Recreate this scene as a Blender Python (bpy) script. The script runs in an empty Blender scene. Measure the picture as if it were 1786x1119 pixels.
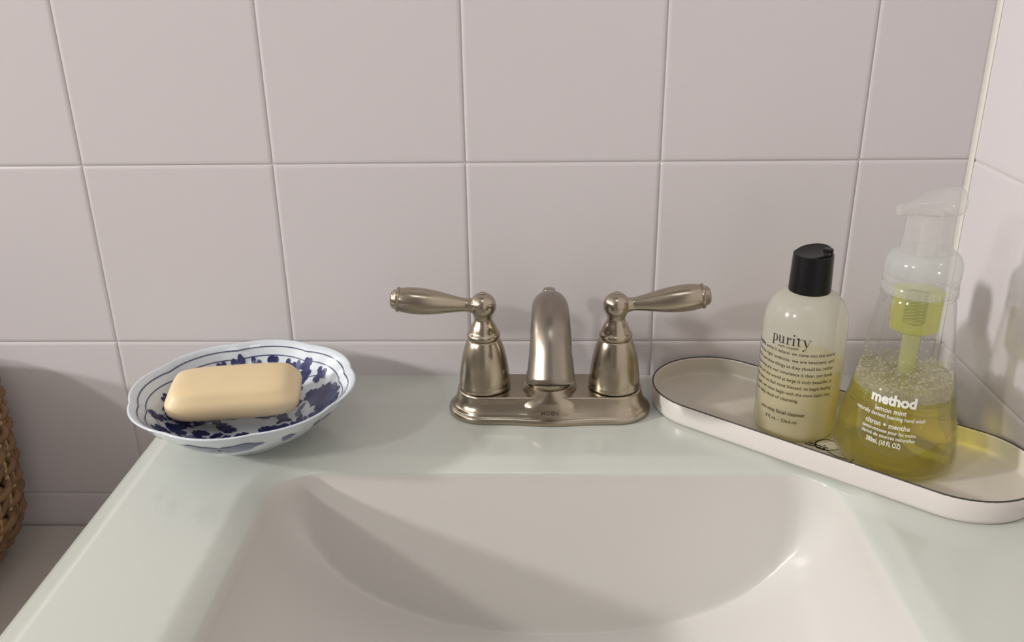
import bpy, math, random
from math import sin, cos, pi, radians as RD
from mathutils import Vector, Matrix

random.seed(7)
scene = bpy.context.scene
C = scene.collection

# ------------------------------------------------------------------ camera
cam_d = bpy.data.cameras.new('camera')
cam = bpy.data.objects.new('camera', cam_d)
C.objects.link(cam)
scene.camera = cam
cam_d.sensor_fit = 'HORIZONTAL'
cam_d.sensor_width = 36.0
cam_d.lens = 1561.13 / 1786 * 36.0
cam_d.clip_start = 0.01
RX = Vector((0.99957, 0.02625, -0.01316))
UP = Vector((0.00211, 0.38302, 0.92374))
FW = Vector((-0.02929, 0.92337, -0.38279))
m = Matrix((RX, UP, -FW)).transposed().to_4x4()
m.translation = Vector((0.05672, -0.69263, 0.33754))
cam.matrix_world = m

# ------------------------------------------------------------------ world, lamps, exposure
w = bpy.data.worlds.new('world')
scene.world = w
w.use_nodes = True
w.node_tree.nodes['Background'].inputs[0].default_value = (0.9, 0.93, 1.0, 1)
w.node_tree.nodes['Background'].inputs[1].default_value = 0.1


def point_lamp(name, loc, power, radius, col):
    d = bpy.data.lights.new(name, 'POINT')
    d.energy = power
    d.shadow_soft_size = radius
    d.color = col
    o = bpy.data.objects.new(name, d)
    o.location = loc
    C.objects.link(o)
    return o


point_lamp('vanity_bulb', (-1.87, -1.74, 1.227), 58.0, 0.085, (1.0, 0.965, 0.935))
point_lamp('side_bulb', (-3.40, -1.06, 1.31), 325.0, 0.115, (1.0, 0.965, 0.935))
ad = bpy.data.lights.new('top_fill_light', 'AREA')  # added soft fill from above, not a real ceiling fitting
ad.energy = 3.0
ad.size = 0.5
ad.color = (0.95, 0.97, 1.0)
ao = bpy.data.objects.new('top_fill_light', ad)
ao.location = (0.0, -1.2, 2.20)
C.objects.link(ao)

vs = scene.view_settings
scene.display_settings.display_device = 'sRGB'
vs.view_transform = 'Standard'
vs.look = 'None'
vs.gamma = 1.0
vs.use_curve_mapping = False
vs.exposure = 0.0
scene.cycles.use_denoising = True
scene.cycles.max_bounces = 12
scene.cycles.transparent_max_bounces = 24
scene.cycles.transmission_bounces = 10
scene.cycles.diffuse_bounces = 5
scene.cycles.sample_clamp_indirect = 4.0


# ------------------------------------------------------------------ materials
def mat(name, base, rough=0.5, metal=0.0, coat=0.0, sss=0.0, sss_col=None, noise=0.0, nscale=30.0,
        bump=0.0, bscale=200.0, ior=1.45, alpha=1.0, emit=None, stretch=None):
    mt = bpy.data.materials.new(name)
    mt.use_nodes = True
    nt = mt.node_tree
    b = nt.nodes['Principled BSDF']
    b.inputs['Base Color'].default_value = (*base, 1)
    b.inputs['Roughness'].default_value = rough
    b.inputs['Metallic'].default_value = metal
    b.inputs['IOR'].default_value = ior
    b.inputs['Coat Weight'].default_value = coat
    b.inputs['Coat Roughness'].default_value = 0.05
    if sss:
        b.inputs['Subsurface Weight'].default_value = sss
        b.inputs['Subsurface Radius'].default_value = sss_col or (0.01, 0.008, 0.004)
        b.inputs['Subsurface Scale'].default_value = 1.0
    tc = nt.nodes.new('ShaderNodeTexCoord')
    vec = tc.outputs['Object']
    if stretch:
        mp = nt.nodes.new('ShaderNodeMapping')
        mp.inputs['Scale'].default_value = stretch
        nt.links.new(vec, mp.inputs['Vector'])
        vec = mp.outputs['Vector']
    if noise:
        n = nt.nodes.new('ShaderNodeTexNoise')
        n.inputs['Scale'].default_value = nscale
        n.inputs['Detail'].default_value = 4
        nt.links.new(vec, n.inputs['Vector'])
        mx = nt.nodes.new('ShaderNodeMix')
        mx.data_type = 'RGBA'
        mx.inputs[6].default_value = (*[c * (1 - noise) for c in base], 1)
        mx.inputs[7].default_value = (*[min(1, c * (1 + noise)) for c in base], 1)
        nt.links.new(n.outputs['Fac'], mx.inputs[0])
        nt.links.new(mx.outputs[2], b.inputs['Base Color'])
    if bump:
        n2 = nt.nodes.new('ShaderNodeTexNoise')
        n2.inputs['Scale'].default_value = bscale
        n2.inputs['Detail'].default_value = 3
        nt.links.new(vec, n2.inputs['Vector'])
        bp = nt.nodes.new('ShaderNodeBump')
        bp.inputs['Strength'].default_value = bump
        bp.inputs['Distance'].default_value = 0.001
        nt.links.new(n2.outputs['Fac'], bp.inputs['Height'])
        nt.links.new(bp.outputs['Normal'], b.inputs['Normal'])
    return mt


def thin_plastic(name, tint, gloss_rough=0.08, haze=0.1, haze_col=(0.8, 0.8, 0.8), ior=1.45):
    """thin clear plastic wall: tinted see-through sheet with a fresnel reflection and a little milkiness"""
    mt = bpy.data.materials.new(name)
    mt.use_nodes = True
    nt = mt.node_tree
    nt.nodes.clear()
    out = nt.nodes.new('ShaderNodeOutputMaterial')
    tr = nt.nodes.new('ShaderNodeBsdfTransparent')
    tr.inputs[0].default_value = (*tint, 1)
    df = nt.nodes.new('ShaderNodeBsdfDiffuse')
    df.inputs[0].default_value = (*haze_col, 1)
    tl = nt.nodes.new('ShaderNodeBsdfTranslucent')
    tl.inputs[0].default_value = (*haze_col, 1)
    m0 = nt.nodes.new('ShaderNodeMixShader')
    m0.inputs[0].default_value = 0.5
    nt.links.new(df.outputs[0], m0.inputs[1])
    nt.links.new(tl.outputs[0], m0.inputs[2])
    m1 = nt.nodes.new('ShaderNodeMixShader')
    m1.inputs[0].default_value = haze
    nt.links.new(tr.outputs[0], m1.inputs[1])
    nt.links.new(m0.outputs[0], m1.inputs[2])
    gl = nt.nodes.new('ShaderNodeBsdfGlossy')
    gl.inputs['Roughness'].default_value = gloss_rough
    fr = nt.nodes.new('ShaderNodeFresnel')
    geo_n = nt.nodes.new('ShaderNodeNewGeometry')
    mi = nt.nodes.new('ShaderNodeMix')
    mi.inputs[2].default_value = ior
    mi.inputs[3].default_value = 1 / ior
    nt.links.new(geo_n.outputs['Backfacing'], mi.inputs[0])
    nt.links.new(mi.outputs[0], fr.inputs[0])
    m2 = nt.nodes.new('ShaderNodeMixShader')
    nt.links.new(fr.outputs[0], m2.inputs[0])
    nt.links.new(m1.outputs[0], m2.inputs[1])
    nt.links.new(gl.outputs[0], m2.inputs[2])
    nt.links.new(m2.outputs[0], out.inputs[0])
    return mt


M_TILE = mat('tile_glaze', (0.655, 0.618, 0.628), 0.28, noise=0.02, nscale=8, bump=0.03, bscale=300)
M_GROUT = mat('grout', (0.58, 0.555, 0.55), 0.8, noise=0.06, nscale=60)
M_PAINT = mat('wall_paint', (0.19, 0.18, 0.17), 0.8, noise=0.03)
M_FLOOR = mat('floor_paint', (0.30, 0.27, 0.24), 0.6, noise=0.1)
M_CEIL = mat('ceiling_paint', (0.30, 0.30, 0.30), 0.9)
M_CAULK = mat('caulk', (0.70, 0.67, 0.62), 0.5)
M_DECK = mat('deck_gloss', (0.585, 0.612, 0.56), 0.16, coat=0.4, noise=0.015, nscale=12)
M_BASIN = mat('basin_gloss', (0.645, 0.63, 0.595), 0.22, coat=0.4, noise=0.01, nscale=10)
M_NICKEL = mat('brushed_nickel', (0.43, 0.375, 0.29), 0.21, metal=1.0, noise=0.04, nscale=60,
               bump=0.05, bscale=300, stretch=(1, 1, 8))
M_NICKEL_V = mat('brushed_nickel_spout_darkened', (0.30, 0.265, 0.22), 0.29, metal=1.0, noise=0.04, nscale=60,  # darker copy of the nickel: the spout's dark reflections put into its colour
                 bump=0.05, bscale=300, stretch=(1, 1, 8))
for mm in (M_NICKEL, M_NICKEL_V):
    tg = mm.node_tree.nodes.new('ShaderNodeTangent')
    tg.direction_type = 'RADIAL'
    tg.axis = 'Z'
    bb = mm.node_tree.nodes['Principled BSDF']
    bb.inputs['Anisotropic'].default_value = 0.5
    mm.node_tree.links.new(tg.outputs[0], bb.inputs['Tangent'])
M_DARKMETAL = mat('dark_engraving', (0.10, 0.085, 0.065), 0.5, metal=0.6)
M_SOAP = mat('cream_soap', (0.76, 0.61, 0.37), 0.42, sss=0.25, sss_col=(0.006, 0.004, 0.002), noise=0.04,
             nscale=25, bump=0.05, bscale=90)
M_PORC = mat('porcelain', (0.66, 0.72, 0.77), 0.10, coat=0.6)
M_BLUE = mat('cobalt_underglaze', (0.014, 0.020, 0.115), 0.2, coat=0.15, noise=0.75, nscale=260)
M_BLUE_L = mat('washed_cobalt', (0.035, 0.055, 0.19), 0.12, coat=0.6, noise=0.6, nscale=200)
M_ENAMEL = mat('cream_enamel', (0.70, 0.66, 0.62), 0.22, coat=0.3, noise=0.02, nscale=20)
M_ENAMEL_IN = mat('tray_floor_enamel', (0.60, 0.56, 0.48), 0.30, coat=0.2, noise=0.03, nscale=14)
M_BLACKLINE = mat('worn_black_rim', (0.045, 0.04, 0.035), 0.4, noise=0.3, nscale=90)
M_INK = mat('black_ink', (0.02, 0.018, 0.015), 0.5)
M_CAP = mat('black_cap_plastic', (0.006, 0.006, 0.007), 0.3, ior=1.35)
M_WHITEINK = mat('white_ink', (0.72, 0.72, 0.67), 0.5)
M_FROST = thin_plastic('frosted_bottle', (0.90, 0.90, 0.84), 0.14, 0.50, (0.88, 0.87, 0.80))
M_CLEANSER = thin_plastic('cleanser_gel', (0.96, 0.90, 0.45), 0.2, 0.34, (0.92, 0.85, 0.42))
M_CLEAR = thin_plastic('clear_bottle', (0.965, 0.968, 0.965), 0.04, 0.05, (0.8, 0.8, 0.8), ior=1.7)
M_PUMP = thin_plastic('pump_clear_plastic', (0.97, 0.97, 0.965), 0.10, 0.24, (0.92, 0.92, 0.90))
M_COLLAR = thin_plastic('collar_milky_plastic', (0.96, 0.97, 0.97), 0.12, 0.36, (0.86, 0.88, 0.88))
M_LIQ = thin_plastic('yellow_soap_liquid', (0.97, 0.91, 0.20), 0.03, 0.12, (0.95, 0.87, 0.10), ior=1.3)
# part of the light is bent by the liquid, part passes straight
_nt = M_LIQ.node_tree
_rf = _nt.nodes.new('ShaderNodeBsdfRefraction')
_rf.inputs[0].default_value = (0.97, 0.91, 0.20, 1)
_rf.inputs['Roughness'].default_value = 0.02
_rf.inputs['IOR'].default_value = 1.25
_mx = _nt.nodes.new('ShaderNodeMixShader')
_mx.inputs[0].default_value = 0.5
_tr = [n_ for n_ in _nt.nodes if n_.type == 'BSDF_TRANSPARENT'][0]
_dst = _tr.outputs[0].links[0].to_socket
_nt.links.new(_tr.outputs[0], _mx.inputs[1])
_nt.links.new(_rf.outputs[0], _mx.inputs[2])
_nt.links.new(_mx.outputs[0], _dst)
M_LIME = thin_plastic('lime_pump_plastic', (0.90, 0.92, 0.40), 0.15, 0.34, (0.86, 0.87, 0.34))
M_TUBE = thin_plastic('dip_tube_plastic', (0.93, 0.94, 0.62), 0.15, 0.38, (0.80, 0.81, 0.50))
M_FOAM = thin_plastic('foam_bubbles', (0.95, 0.94, 0.84), 0.10, 0.26, (0.92, 0.91, 0.80))
M_SPRING = mat('steel_spring', (0.25, 0.25, 0.16), 0.3, metal=1.0)
M_WICKER = mat('brown_wicker', (0.20, 0.115, 0.055), 0.6, noise=0.45, nscale=70, bump=0.6, bscale=400)
M_WICKER_L = mat('pale_wicker', (0.42, 0.28, 0.13), 0.6, noise=0.25, nscale=90, bump=0.4, bscale=300)
M_LEDGE = mat('ledge_ceramic', (0.55, 0.50, 0.45), 0.35, noise=0.03)
M_CAB = mat('cabinet_white', (0.6, 0.58, 0.55), 0.4)


# ------------------------------------------------------------------ helpers
def mesh_obj(name, verts, faces, material, parent=None, smooth=True, mats=None, fmi=None, loc=None):
    me = bpy.data.meshes.new(name)
    me.from_pydata([tuple(v) for v in verts], [], faces)
    if mats:
        for x in mats:
            me.materials.append(x)
        if fmi:
            me.polygons.foreach_set('material_index', fmi)
    else:
        me.materials.append(material)
    if smooth:
        me.polygons.foreach_set('use_smooth', [True] * len(me.polygons))
    me.update()
    o = bpy.data.objects.new(name, me)
    C.objects.link(o)
    if parent:
        o.parent = parent
    if loc:
        o.location = loc
    return o


def tag(o, label=None, cat=None, group=None, kind=None):
    if label:
        o['label'] = label
    if cat:
        o['category'] = cat
    if group:
        o['group'] = group
    if kind:
        o['kind'] = kind
    return o


def empty(name, loc, label=None, cat=None, group=None, rz=0.0):
    o = bpy.data.objects.new(name, None)
    o.empty_display_size = 0.02
    o.location = loc
    o.rotation_euler = (0, 0, rz)
    C.objects.link(o)
    return tag(o, label, cat, group)


def sharpen(o, ang=35):
    """split edges sharper than ang so smooth shading keeps creases"""
    me = o.data
    import bmesh
    bm = bmesh.new()
    bm.from_mesh(me)
    a = RD(ang)
    for e in bm.edges:
        if len(e.link_faces) == 2 and e.calc_face_angle(0) > a:
            e.smooth = False
    bm.to_mesh(me)
    bm.free()
    return o


def rings(loops, close_start=True, close_end=True, base=0):
    """faces joining successive closed loops of equal length"""
    n = len(loops[0])
    v = [p for lp in loops for p in lp]
    f = []
    for i in range(len(loops) - 1):
        for j in range(n):
            k = (j + 1) % n
            f.append((base + i * n + j, base + i * n + k, base + (i + 1) * n + k, base + (i + 1) * n + j))
    if close_start:
        f.append(tuple(base + j for j in range(n))[::-1])
    if close_end:
        f.append(tuple(base + (len(loops) - 1) * n + j for j in range(n)))
    return v, f


def lathe(name, prof, material, parent=None, n=64, loc=(0, 0, 0), caps=(True, True), sx=1.0, sy=1.0, rot=0.0, sharp=35):
    loops = []
    for r, z in prof:
        lp = []
        for j in range(n):
            t = 2 * pi * j / n
            x, y = r * cos(t) * sx, r * sin(t) * sy
            lp.append((x * cos(rot) - y * sin(rot), x * sin(rot) + y * cos(rot), z))
        loops.append(lp)
    v, f = rings(loops, *caps)
    o = mesh_obj(name, v, f, material, parent, loc=loc)
    return sharpen(o, sharp)


def smooth_prof(pts, sub=6):
    """Catmull-Rom through profile points"""
    out = []
    n = len(pts)
    for i in range(n - 1):
        p0 = pts[max(i - 1, 0)]
        p1, p2 = pts[i], pts[i + 1]
        p3 = pts[min(i + 2, n - 1)]
        for s in range(sub):
            t = s / sub
            out.append(tuple(0.5 * ((2 * p1[k]) + (-p0[k] + p2[k]) * t + (2 * p0[k] - 5 * p1[k] + 4 * p2[k] - p3[k]) * t * t
                                    + (-p0[k] + 3 * p1[k] - 3 * p2[k] + p3[k]) * t ** 3) for k in range(len(p1))))
    out.append(tuple(pts[-1]))
    return out


def tube_geo(path, radii, n=16, closed=False, caps=True, base=0, flat=1.0):
    P = [Vector(p) for p in path]
    if not hasattr(radii, '__len__'):
        radii = [radii] * len(P)
    loops = []
    prev = None
    for i, p in enumerate(P):
        if closed:
            d = (P[(i + 1) % len(P)] - P[i - 1]).normalized()
        else:
            d = (P[min(i + 1, len(P) - 1)] - P[max(i - 1, 0)]).normalized()
        if prev is None:
            a = Vector((0, 0, 1)) if abs(d.z) < 0.9 else Vector((1, 0, 0))
            u = (a - d * a.dot(d)).normalized()
        else:
            u = (prev - d * prev.dot(d)).normalized()
        prev = u
        v = d.cross(u)
        loops.append([tuple(p + (u * cos(2 * pi * j / n) + v * sin(2 * pi * j / n) * flat) * radii[i]) for j in range(n)])
    if closed:
        loops.append(loops[0])
        return rings(loops, False, False, base)
    return rings(loops, caps, caps, base)


def merge(geos):
    V, F = [], []
    for v, f in geos:
        b = len(V)
        V += list(v)
        F += [tuple(i + b for i in q) for q in f]
    return V, F


def box_geo(x0, x1, y0, y1, z0, z1):
    v = [(x0, y0, z0), (x1, y0, z0), (x1, y1, z0), (x0, y1, z0), (x0, y0, z1), (x1, y0, z1), (x1, y1, z1), (x0, y1, z1)]
    f = [(0, 3, 2, 1), (4, 5, 6, 7), (0, 1, 5, 4), (1, 2, 6, 5), (2, 3, 7, 6), (3, 0, 4, 7)]
    return v, f


def bevel_box(name, x0, x1, y0, y1, z0, z1, material, parent=None, b=0.003, seg=3):
    v, f = box_geo(x0, x1, y0, y1, z0, z1)
    o = mesh_obj(name, v, f, material, parent, smooth=True)
    md = o.modifiers.new('bevel', 'BEVEL')
    md.width = b
    md.segments = seg
    md.harden_normals = True
    return o


def text_geo(s, width=None, size=1.0, bold=0.0, shear=0.0, wscale=1.0):
    """flat lettering outline (x, y) centred on x = 0, baseline y = 0; returns verts2d, faces"""
    cu = bpy.data.curves.new('lettering_source', 'FONT')
    cu.body = s
    cu.size = size
    cu.offset = bold
    cu.shear = shear
    cu.resolution_u = 3
    ob = bpy.data.objects.new('lettering_source', cu)
    C.objects.link(ob)
    dg = bpy.context.evaluated_depsgraph_get()
    me = bpy.data.meshes.new_from_object(ob.evaluated_get(dg))
    v = [(p.co.x, p.co.y) for p in me.vertices]
    f = [tuple(p.vertices) for p in me.polygons]
    bpy.data.objects.remove(ob)
    bpy.data.curves.remove(cu)
    bpy.data.meshes.remove(me)
    if not v:
        return [], []
    x0, x1 = min(p[0] for p in v), max(p[0] for p in v)
    k = (width / (x1 - x0)) if width else wscale
    xm = (x0 + x1) / 2
    return [((p[0] - xm) * k, p[1]) for p in v], f


def ribbon2d(pts, widths):
    """flat stroke: centre line with a width at each point -> 2D verts, faces"""
    n = len(pts)
    v, f = [], []
    for i in range(n):
        a = pts[max(i - 1, 0)]
        b = pts[min(i + 1, n - 1)]
        dx, dy = b[0] - a[0], b[1] - a[1]
        L = math.hypot(dx, dy) or 1
        nx, ny = -dy / L, dx / L
        h = (widths[i] if hasattr(widths, '__len__') else widths) / 2
        v += [(pts[i][0] + nx * h, pts[i][1] + ny * h), (pts[i][0] - nx * h, pts[i][1] - ny * h)]
    for i in range(n - 1):
        f.append((2 * i, 2 * i + 1, 2 * i + 3, 2 * i + 2))
    return v, f


def merge2(gs):
    V, F = [], []
    for v, f in gs:
        b = len(V)
        V += v
        F += [tuple(i + b for i in q) for q in f]
    return V, F


def interp(tab, r):
    tab = sorted(tab)
    if r <= tab[0][0]:
        return tab[0][1]
    for (a, b), (c, d_) in zip(tab, tab[1:]):
        if a <= r <= c:
            return b + (d_ - b) * (r - a) / (c - a + 1e-9)
    return tab[-1][1]


# ------------------------------------------------------------------ room shell and tiles
P = 0.1524
ZG = 0.0316           # height of the first grout line above the vanity top
GX = [-0.6096 - P, -0.6096, -0.4572, -0.3045, -0.1522, 0.0, 0.1520, 0.3048, 0.3895]
ZR = [ZG - 5 * P, ZG - 4 * P, ZG - 3 * P, ZG - 2 * P, ZG - P, ZG, ZG + P, ZG + 2 * P, ZG + 3 * P]
XW = 0.391            # face of the right wall


def struct(name, geo, material, kindname='structure'):
    o = mesh_obj(name, geo[0], geo[1], material, smooth=False)
    o['kind'] = 'structure'
    return o


FL, CE, XL, YF = -0.86, 2.3, -5.5, -4.5
wall_back = struct('wall_back', box_geo(XL, XW + 0.1, 0.0012, 0.10, FL, CE), M_GROUT)
wall_right = struct('wall_right', box_geo(XW + 0.0012, XW + 0.1, YF, 0.0012, FL, CE), M_GROUT)
wall_left = struct('wall_left', box_geo(XL - 0.1, XL, YF, 0.10, FL, CE), M_PAINT)
wall_front = struct('wall_front', box_geo(XL - 0.1, XW + 0.1, YF - 0.1, YF, FL, CE), M_PAINT)
floor = struct('floor', box_geo(XL - 0.1, XW + 0.1, YF - 0.1, 0.10, FL - 0.05, FL), M_FLOOR)
ceiling = struct('ceiling', box_geo(XL - 0.1, XW + 0.1, YF - 0.1, 0.10, CE, CE + 0.05), M_CEIL)

tile_mesh = {}


def tile_geo(wd, ht):
    key = (round(wd, 4), round(ht, 4))
    if key in tile_mesh:
        return tile_mesh[key]
    g = 0.0004
    loops = []
    for ins, y in ((g, 0.0015), (g, 0.0010), (g + 0.0004, 0.0005), (g + 0.0012, 0.0002), (g + 0.0026, 0.0)):
        a, b = wd / 2 - ins, ht / 2 - ins
        r = 0.0016
        lp = []
        for cx, cz, a0 in ((a - r, b - r, 0), (-a + r, b - r, 90), (-a + r, -b + r, 180), (a - r, -b + r, 270)):
            for k in range(3):
                t = RD(a0 + 45 * k)
                lp.append((cx + r * cos(t), y, cz + r * sin(t)))
        loops.append(lp)
    v, f = rings(loops, False, True)
    me = bpy.data.meshes.new('tile')
    me.from_pydata(v, [], [q for q in f])
    me.materials.append(M_TILE)
    me.update()
    tile_mesh[key] = me
    return me


def put_tile(cx, cz, wd, ht, parent, side=False, cy=0.0):
    o = bpy.data.objects.new('tile', tile_geo(wd, ht))
    o.parent = parent
    j = random.uniform(-1, 1)
    if side:
        o.location = (XW, cy, cz)
        o.rotation_euler = (0, 0, RD(-90) + j * 0.0008)
    else:
        o.location = (cx, 0, cz)
        o.rotation_euler = (random.uniform(-1, 1) * 0.0008, 0, j * 0.0008)
    C.objects.link(o)


for i in range(len(GX) - 1):
    for k in range(len(ZR) - 1):
        if GX[i] > -0.2 and ZR[k + 1] < -0.0:
            continue
        put_tile((GX[i] + GX[i + 1]) / 2, (ZR[k] + ZR[k + 1]) / 2, GX[i + 1] - GX[i], ZR[k + 1] - ZR[k], wall_back)
for i in range(4):
    for k in range(4, len(ZR) - 1):
        put_tile(0, (ZR[k] + ZR[k + 1]) / 2, P, ZR[k + 1] - ZR[k], wall_right, True, -0.0015 - P * (i + 0.5))

# cove of caulk in the corner between the two tiled walls
cv = []
for k in range(7):
    t = RD(90) * k / 6
    cv.append((XW - 0.003 + 0.003 * sin(t), -0.003 + 0.003 * cos(t)))
lp0 = [(x, y) for x, y in cv] + [(XW + 0.002, 0.002)]
v = [(x, y, -0.003) for x, y in lp0] + [(x, y, 0.6) for x, y in lp0]
n = len(lp0)
f = [(i, (i + 1) % n, n + (i + 1) % n, n + i) for i in range(n)]
trim = mesh_obj('trim_1', v, f, M_CAULK)
trim['kind'] = 'structure'

# ------------------------------------------------------------------ vanity top with integral basin
BX0, BX1, BY0, BY1 = -0.1305, 0.2625, -0.452, -0.1465
BCX, BCY = (BX0 + BX1) / 2, (BY0 + BY1) / 2
HA, HB = (BX1 - BX0) / 2, (BY1 - BY0) / 2
RC = 0.036
NS, NCN = 28, 8


def rrect(a, b, r, cx=BCX, cy=BCY):
    """rounded rectangle, constant number of points per side and corner"""
    r = max(r, 0.0)
    pts = []
    cs = [(a - r, -b + r, -90), (a - r, b - r, 0), (-a + r, b - r, 90), (-a + r, -b + r, 180)]
    for q in range(4):
        x, y, a0 = cs[q]
        for k in range(NCN + 1):
            t = RD(a0 + 90 * k / NCN)
            pts.append((cx + x + r * cos(t), cy + y + r * sin(t)))
        nx, ny, na = cs[(q + 1) % 4]
        ex, ey = x + r * cos(RD(a0 + 90)), y + r * sin(RD(a0 + 90))
        sx, sy = nx + r * cos(RD(na)), ny + r * sin(RD(na))
        for k in range(1, NS):
            t = k / NS
            pts.append((cx + ex + (sx - ex) * t, cy + ey + (sy - ey) * t))
    return pts


def smax(a, b, k):
    h = max(k - abs(a - b), 0.0) / k
    return max(a, b) + h * h * k * 0.25


def basin_z(x, y, d):
    # the trough meets the rounded outline of the rim; the back and front walls are steep planes
    qy = max(abs(y - BCY) - (HB - RC), 0.0)
    hx = HA - (RC - math.sqrt(max(RC * RC - qy * qy, 0.0)))
    u = min(abs(x - BCX) / hx, 1.0)
    zt = -0.0062 - 0.124 * (max(1 - u ** 2.2, 0.0)) ** (1 / 2.2)
    zw = -0.0067 - 5.5 * (HB - abs(y - BCY))
    return smax(zt, zw, 0.006)


loops = []
# outer edge underside, side, rounded edge
TX0, TX1, TY0, TY1 = -0.2445, 0.3895, -0.515, 0.0
tcx, tcy, ta, tb = (TX0 + TX1) / 2, (TY0 + TY1) / 2, (TX1 - TX0) / 2, (TY1 - TY0) / 2


def outer(inset, z):
    # left, right and front edges are eased; the back stays straight against the wall
    pts = rrect(ta - inset, tb - inset / 2, 0.006, tcx, tcy + inset / 2)
    return [(x, y, z) for x, y in pts]


loops.append(outer(0.010, -0.030))
loops.append(outer(0.0, -0.030))
for ins, z in ((0, -0.015), (0.0006, -0.0125), (0.002, -0.0104), (0.004, -0.0088), (0.008, -0.0068), (0.016, -0.0028), (0.0200, -0.0008), (0.0225, -0.0001), (0.024, 0)):
    loops.append(outer(ins, z))
deck_start = 0
# flat deck to the basin's eased rim
for ins, z in ((-0.019, 0.0), (-0.0165, -0.0001), (-0.0145, -0.0004), (-0.012, -0.0011), (-0.008, -0.0025), (-0.004, -0.0040), (-0.0012, -0.0052), (0.0, -0.0060), (0.0004, -0.0069)):
    loops.append([(x, y, z) for x, y in rrect(HA - ins, HB - ins, RC - ins)])
n_deck = len(loops)
ds = [0.0006 + 0.0008 * k for k in range(32)]
d = ds[-1]
while d < HB - 0.004:
    d += 0.005
    ds.append(min(d, HB - 0.002))
for d in ds:
    lp = []
    for x, y in rrect(HA - d, HB - d, max(RC - d, 0.012 * max(0, 1 - d / 0.1))):
        lp.append((x, y, basin_z(x, y, d)))
    loops.append(lp)
v, f = rings(loops, False, True)
npts = len(loops[0])
fm = [0 if i < (n_deck - 1) * npts else 1 for i in range(len(f))]
top = mesh_obj('bathroom_sink', v, f, None, mats=[M_DECK, M_BASIN], fmi=fm)
tag(top, 'glossy pale green-white vanity top with a wide moulded basin against the tiled wall', 'sink')
sharpen(top, 55)
# overflow-free basin: drain stands on the basin floor, below the picture
dr = lathe('drain', [(0.0, 0.004), (0.012, 0.004), (0.020, 0.003), (0.0225, 0.0012), (0.023, 0.0)], M_NICKEL, top, 32,
           loc=(BCX, BCY, -0.130), caps=(False, False))

cab = empty('vanity_cabinet', (0.0645, -0.25, FL), 'white vanity cabinet carrying the basin top', 'cabinet')


def cab_part(nm, x0, x1, y0, y1, z0, z1):
    o = bevel_box(nm, x0 - 0.0645, x1 - 0.0645, y0 + 0.25, y1 + 0.25, z0 - FL, z1 - FL, M_CAB, cab, 0.002)
    return o


cab_part('side_panel', -0.225, -0.207, -0.49, -0.003, FL, -0.0302)
cab_part('side_panel', 0.336, 0.354, -0.49, -0.003, FL, -0.0302)
cab_part('back_panel', -0.207, 0.336, -0.015, -0.003, FL, -0.0302)
cab_part('base_panel', -0.207, 0.336, -0.49, -0.015, FL, FL + 0.09)
cab_part('front_rail', -0.207, 0.336, -0.49, -0.472, -0.15, -0.0302)
for x0, x1, hx in ((-0.205, 0.063, 0.045), (0.066, 0.334, 0.084)):
    dd = cab_part('door', x0, x1, -0.508, -0.4905, FL + 0.09, -0.155)
    hd = lathe('knob', [(0.004, 0), (0.004, 0.012), (0.010, 0.016), (0.012, 0.021), (0.009, 0.026), (0.0, 0.027)],
               M_NICKEL, dd, 20, loc=(hx - 0.0645, -0.508 + 0.25, -0.20 - FL), caps=(True, False))
    hd.rotation_euler = (RD(90), 0, 0)

# ------------------------------------------------------------------ low ledge and wicker basket at left
ledge = empty('ledge', (-0.55, -0.11, FL), 'pale beige ledge lower than the vanity top, under the wicker basket', 'ledge')
bevel_box('ledge_slab', -0.26, 0.285, -0.115, 0.1085, 0.675, 0.707, M_LEDGE, ledge, 0.006, 4)
bevel_box('ledge_body', -0.25, 0.275, -0.10, 0.1075, 0.0, 0.675, M_LEDGE, ledge, 0.004)

ZL = -0.153
bcx, bcy = -0.5110, -0.115
basket = empty('wicker_basket', (bcx, bcy, ZL), 'brown woven wicker basket on the low ledge at the far left', 'basket')
BA, BB, BH = 0.1230, 0.096, 0.178


def bk_xy(t, z, off=0.0):
    h = z / BH
    k = 0.93 + 0.055 * min(h / 0.5, 1) + 0.015 * h
    fil = 0.055
    ins = 0.0
    if z < fil:
        ins = fil - math.sqrt(max(fil * fil - (fil - z) ** 2, 0))
        ins *= 0.9
    a, b = BA * k - ins + off, BB * k - ins + off
    c, s = cos(t), sin(t)
    e = 2 / 5.0
    return (a * math.copysign(abs(c) ** e, c), b * math.copysign(abs(s) ** e, s))


NST = 42
rows = 12
NP = NST * 6
for r in range(rows):
    z = 0.0065 + r * (BH - 0.014) / (rows - 1)
    geos = []
    for half in (0, 1):
        path = []
        for k in range(NP):
            t = 2 * pi * k / NP
            off = 0.0022 * cos(NST / 2 * t + pi * r)
            tw = pi * half + NP * 0 + t * NST * 0.5
            x, y = bk_xy(t, z, off + 0.0026 * cos(tw))
            path.append((x, y, z + 0.0036 * sin(tw)))
        geos.append(tube_geo(path, 0.0037, 6, closed=True))
    gv, gf = merge(geos)
    mesh_obj('weaver_strand', gv, gf, M_WICKER, basket)
for s in range(NST):
    t = 2 * pi * (s + 0.5) / NST
    path = []
    for k in range(9):
        z = 0.003 + (BH - 0.006) * k / 8
        x, y = bk_xy(t, z, 0.0016)
        path.append((x, y, z))
    gv, gf = tube_geo(path, 0.0022, 6)
    mesh_obj('stake', gv, gf, M_WICKER_L, basket)
path = []
geos = []
for half in (0, 1, 2):
    path = []
    for k in range(NP):
        t = 2 * pi * k / NP
        tw = 2 * pi / 3 * half + t * NST
        x, y = bk_xy(t, BH, 0.0028 * cos(tw))
        path.append((x, y, BH - 0.001 + 0.0028 * sin(tw)))
    geos.append(tube_geo(path, 0.0036, 6, closed=True))
gv, gf = merge(geos)
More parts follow.
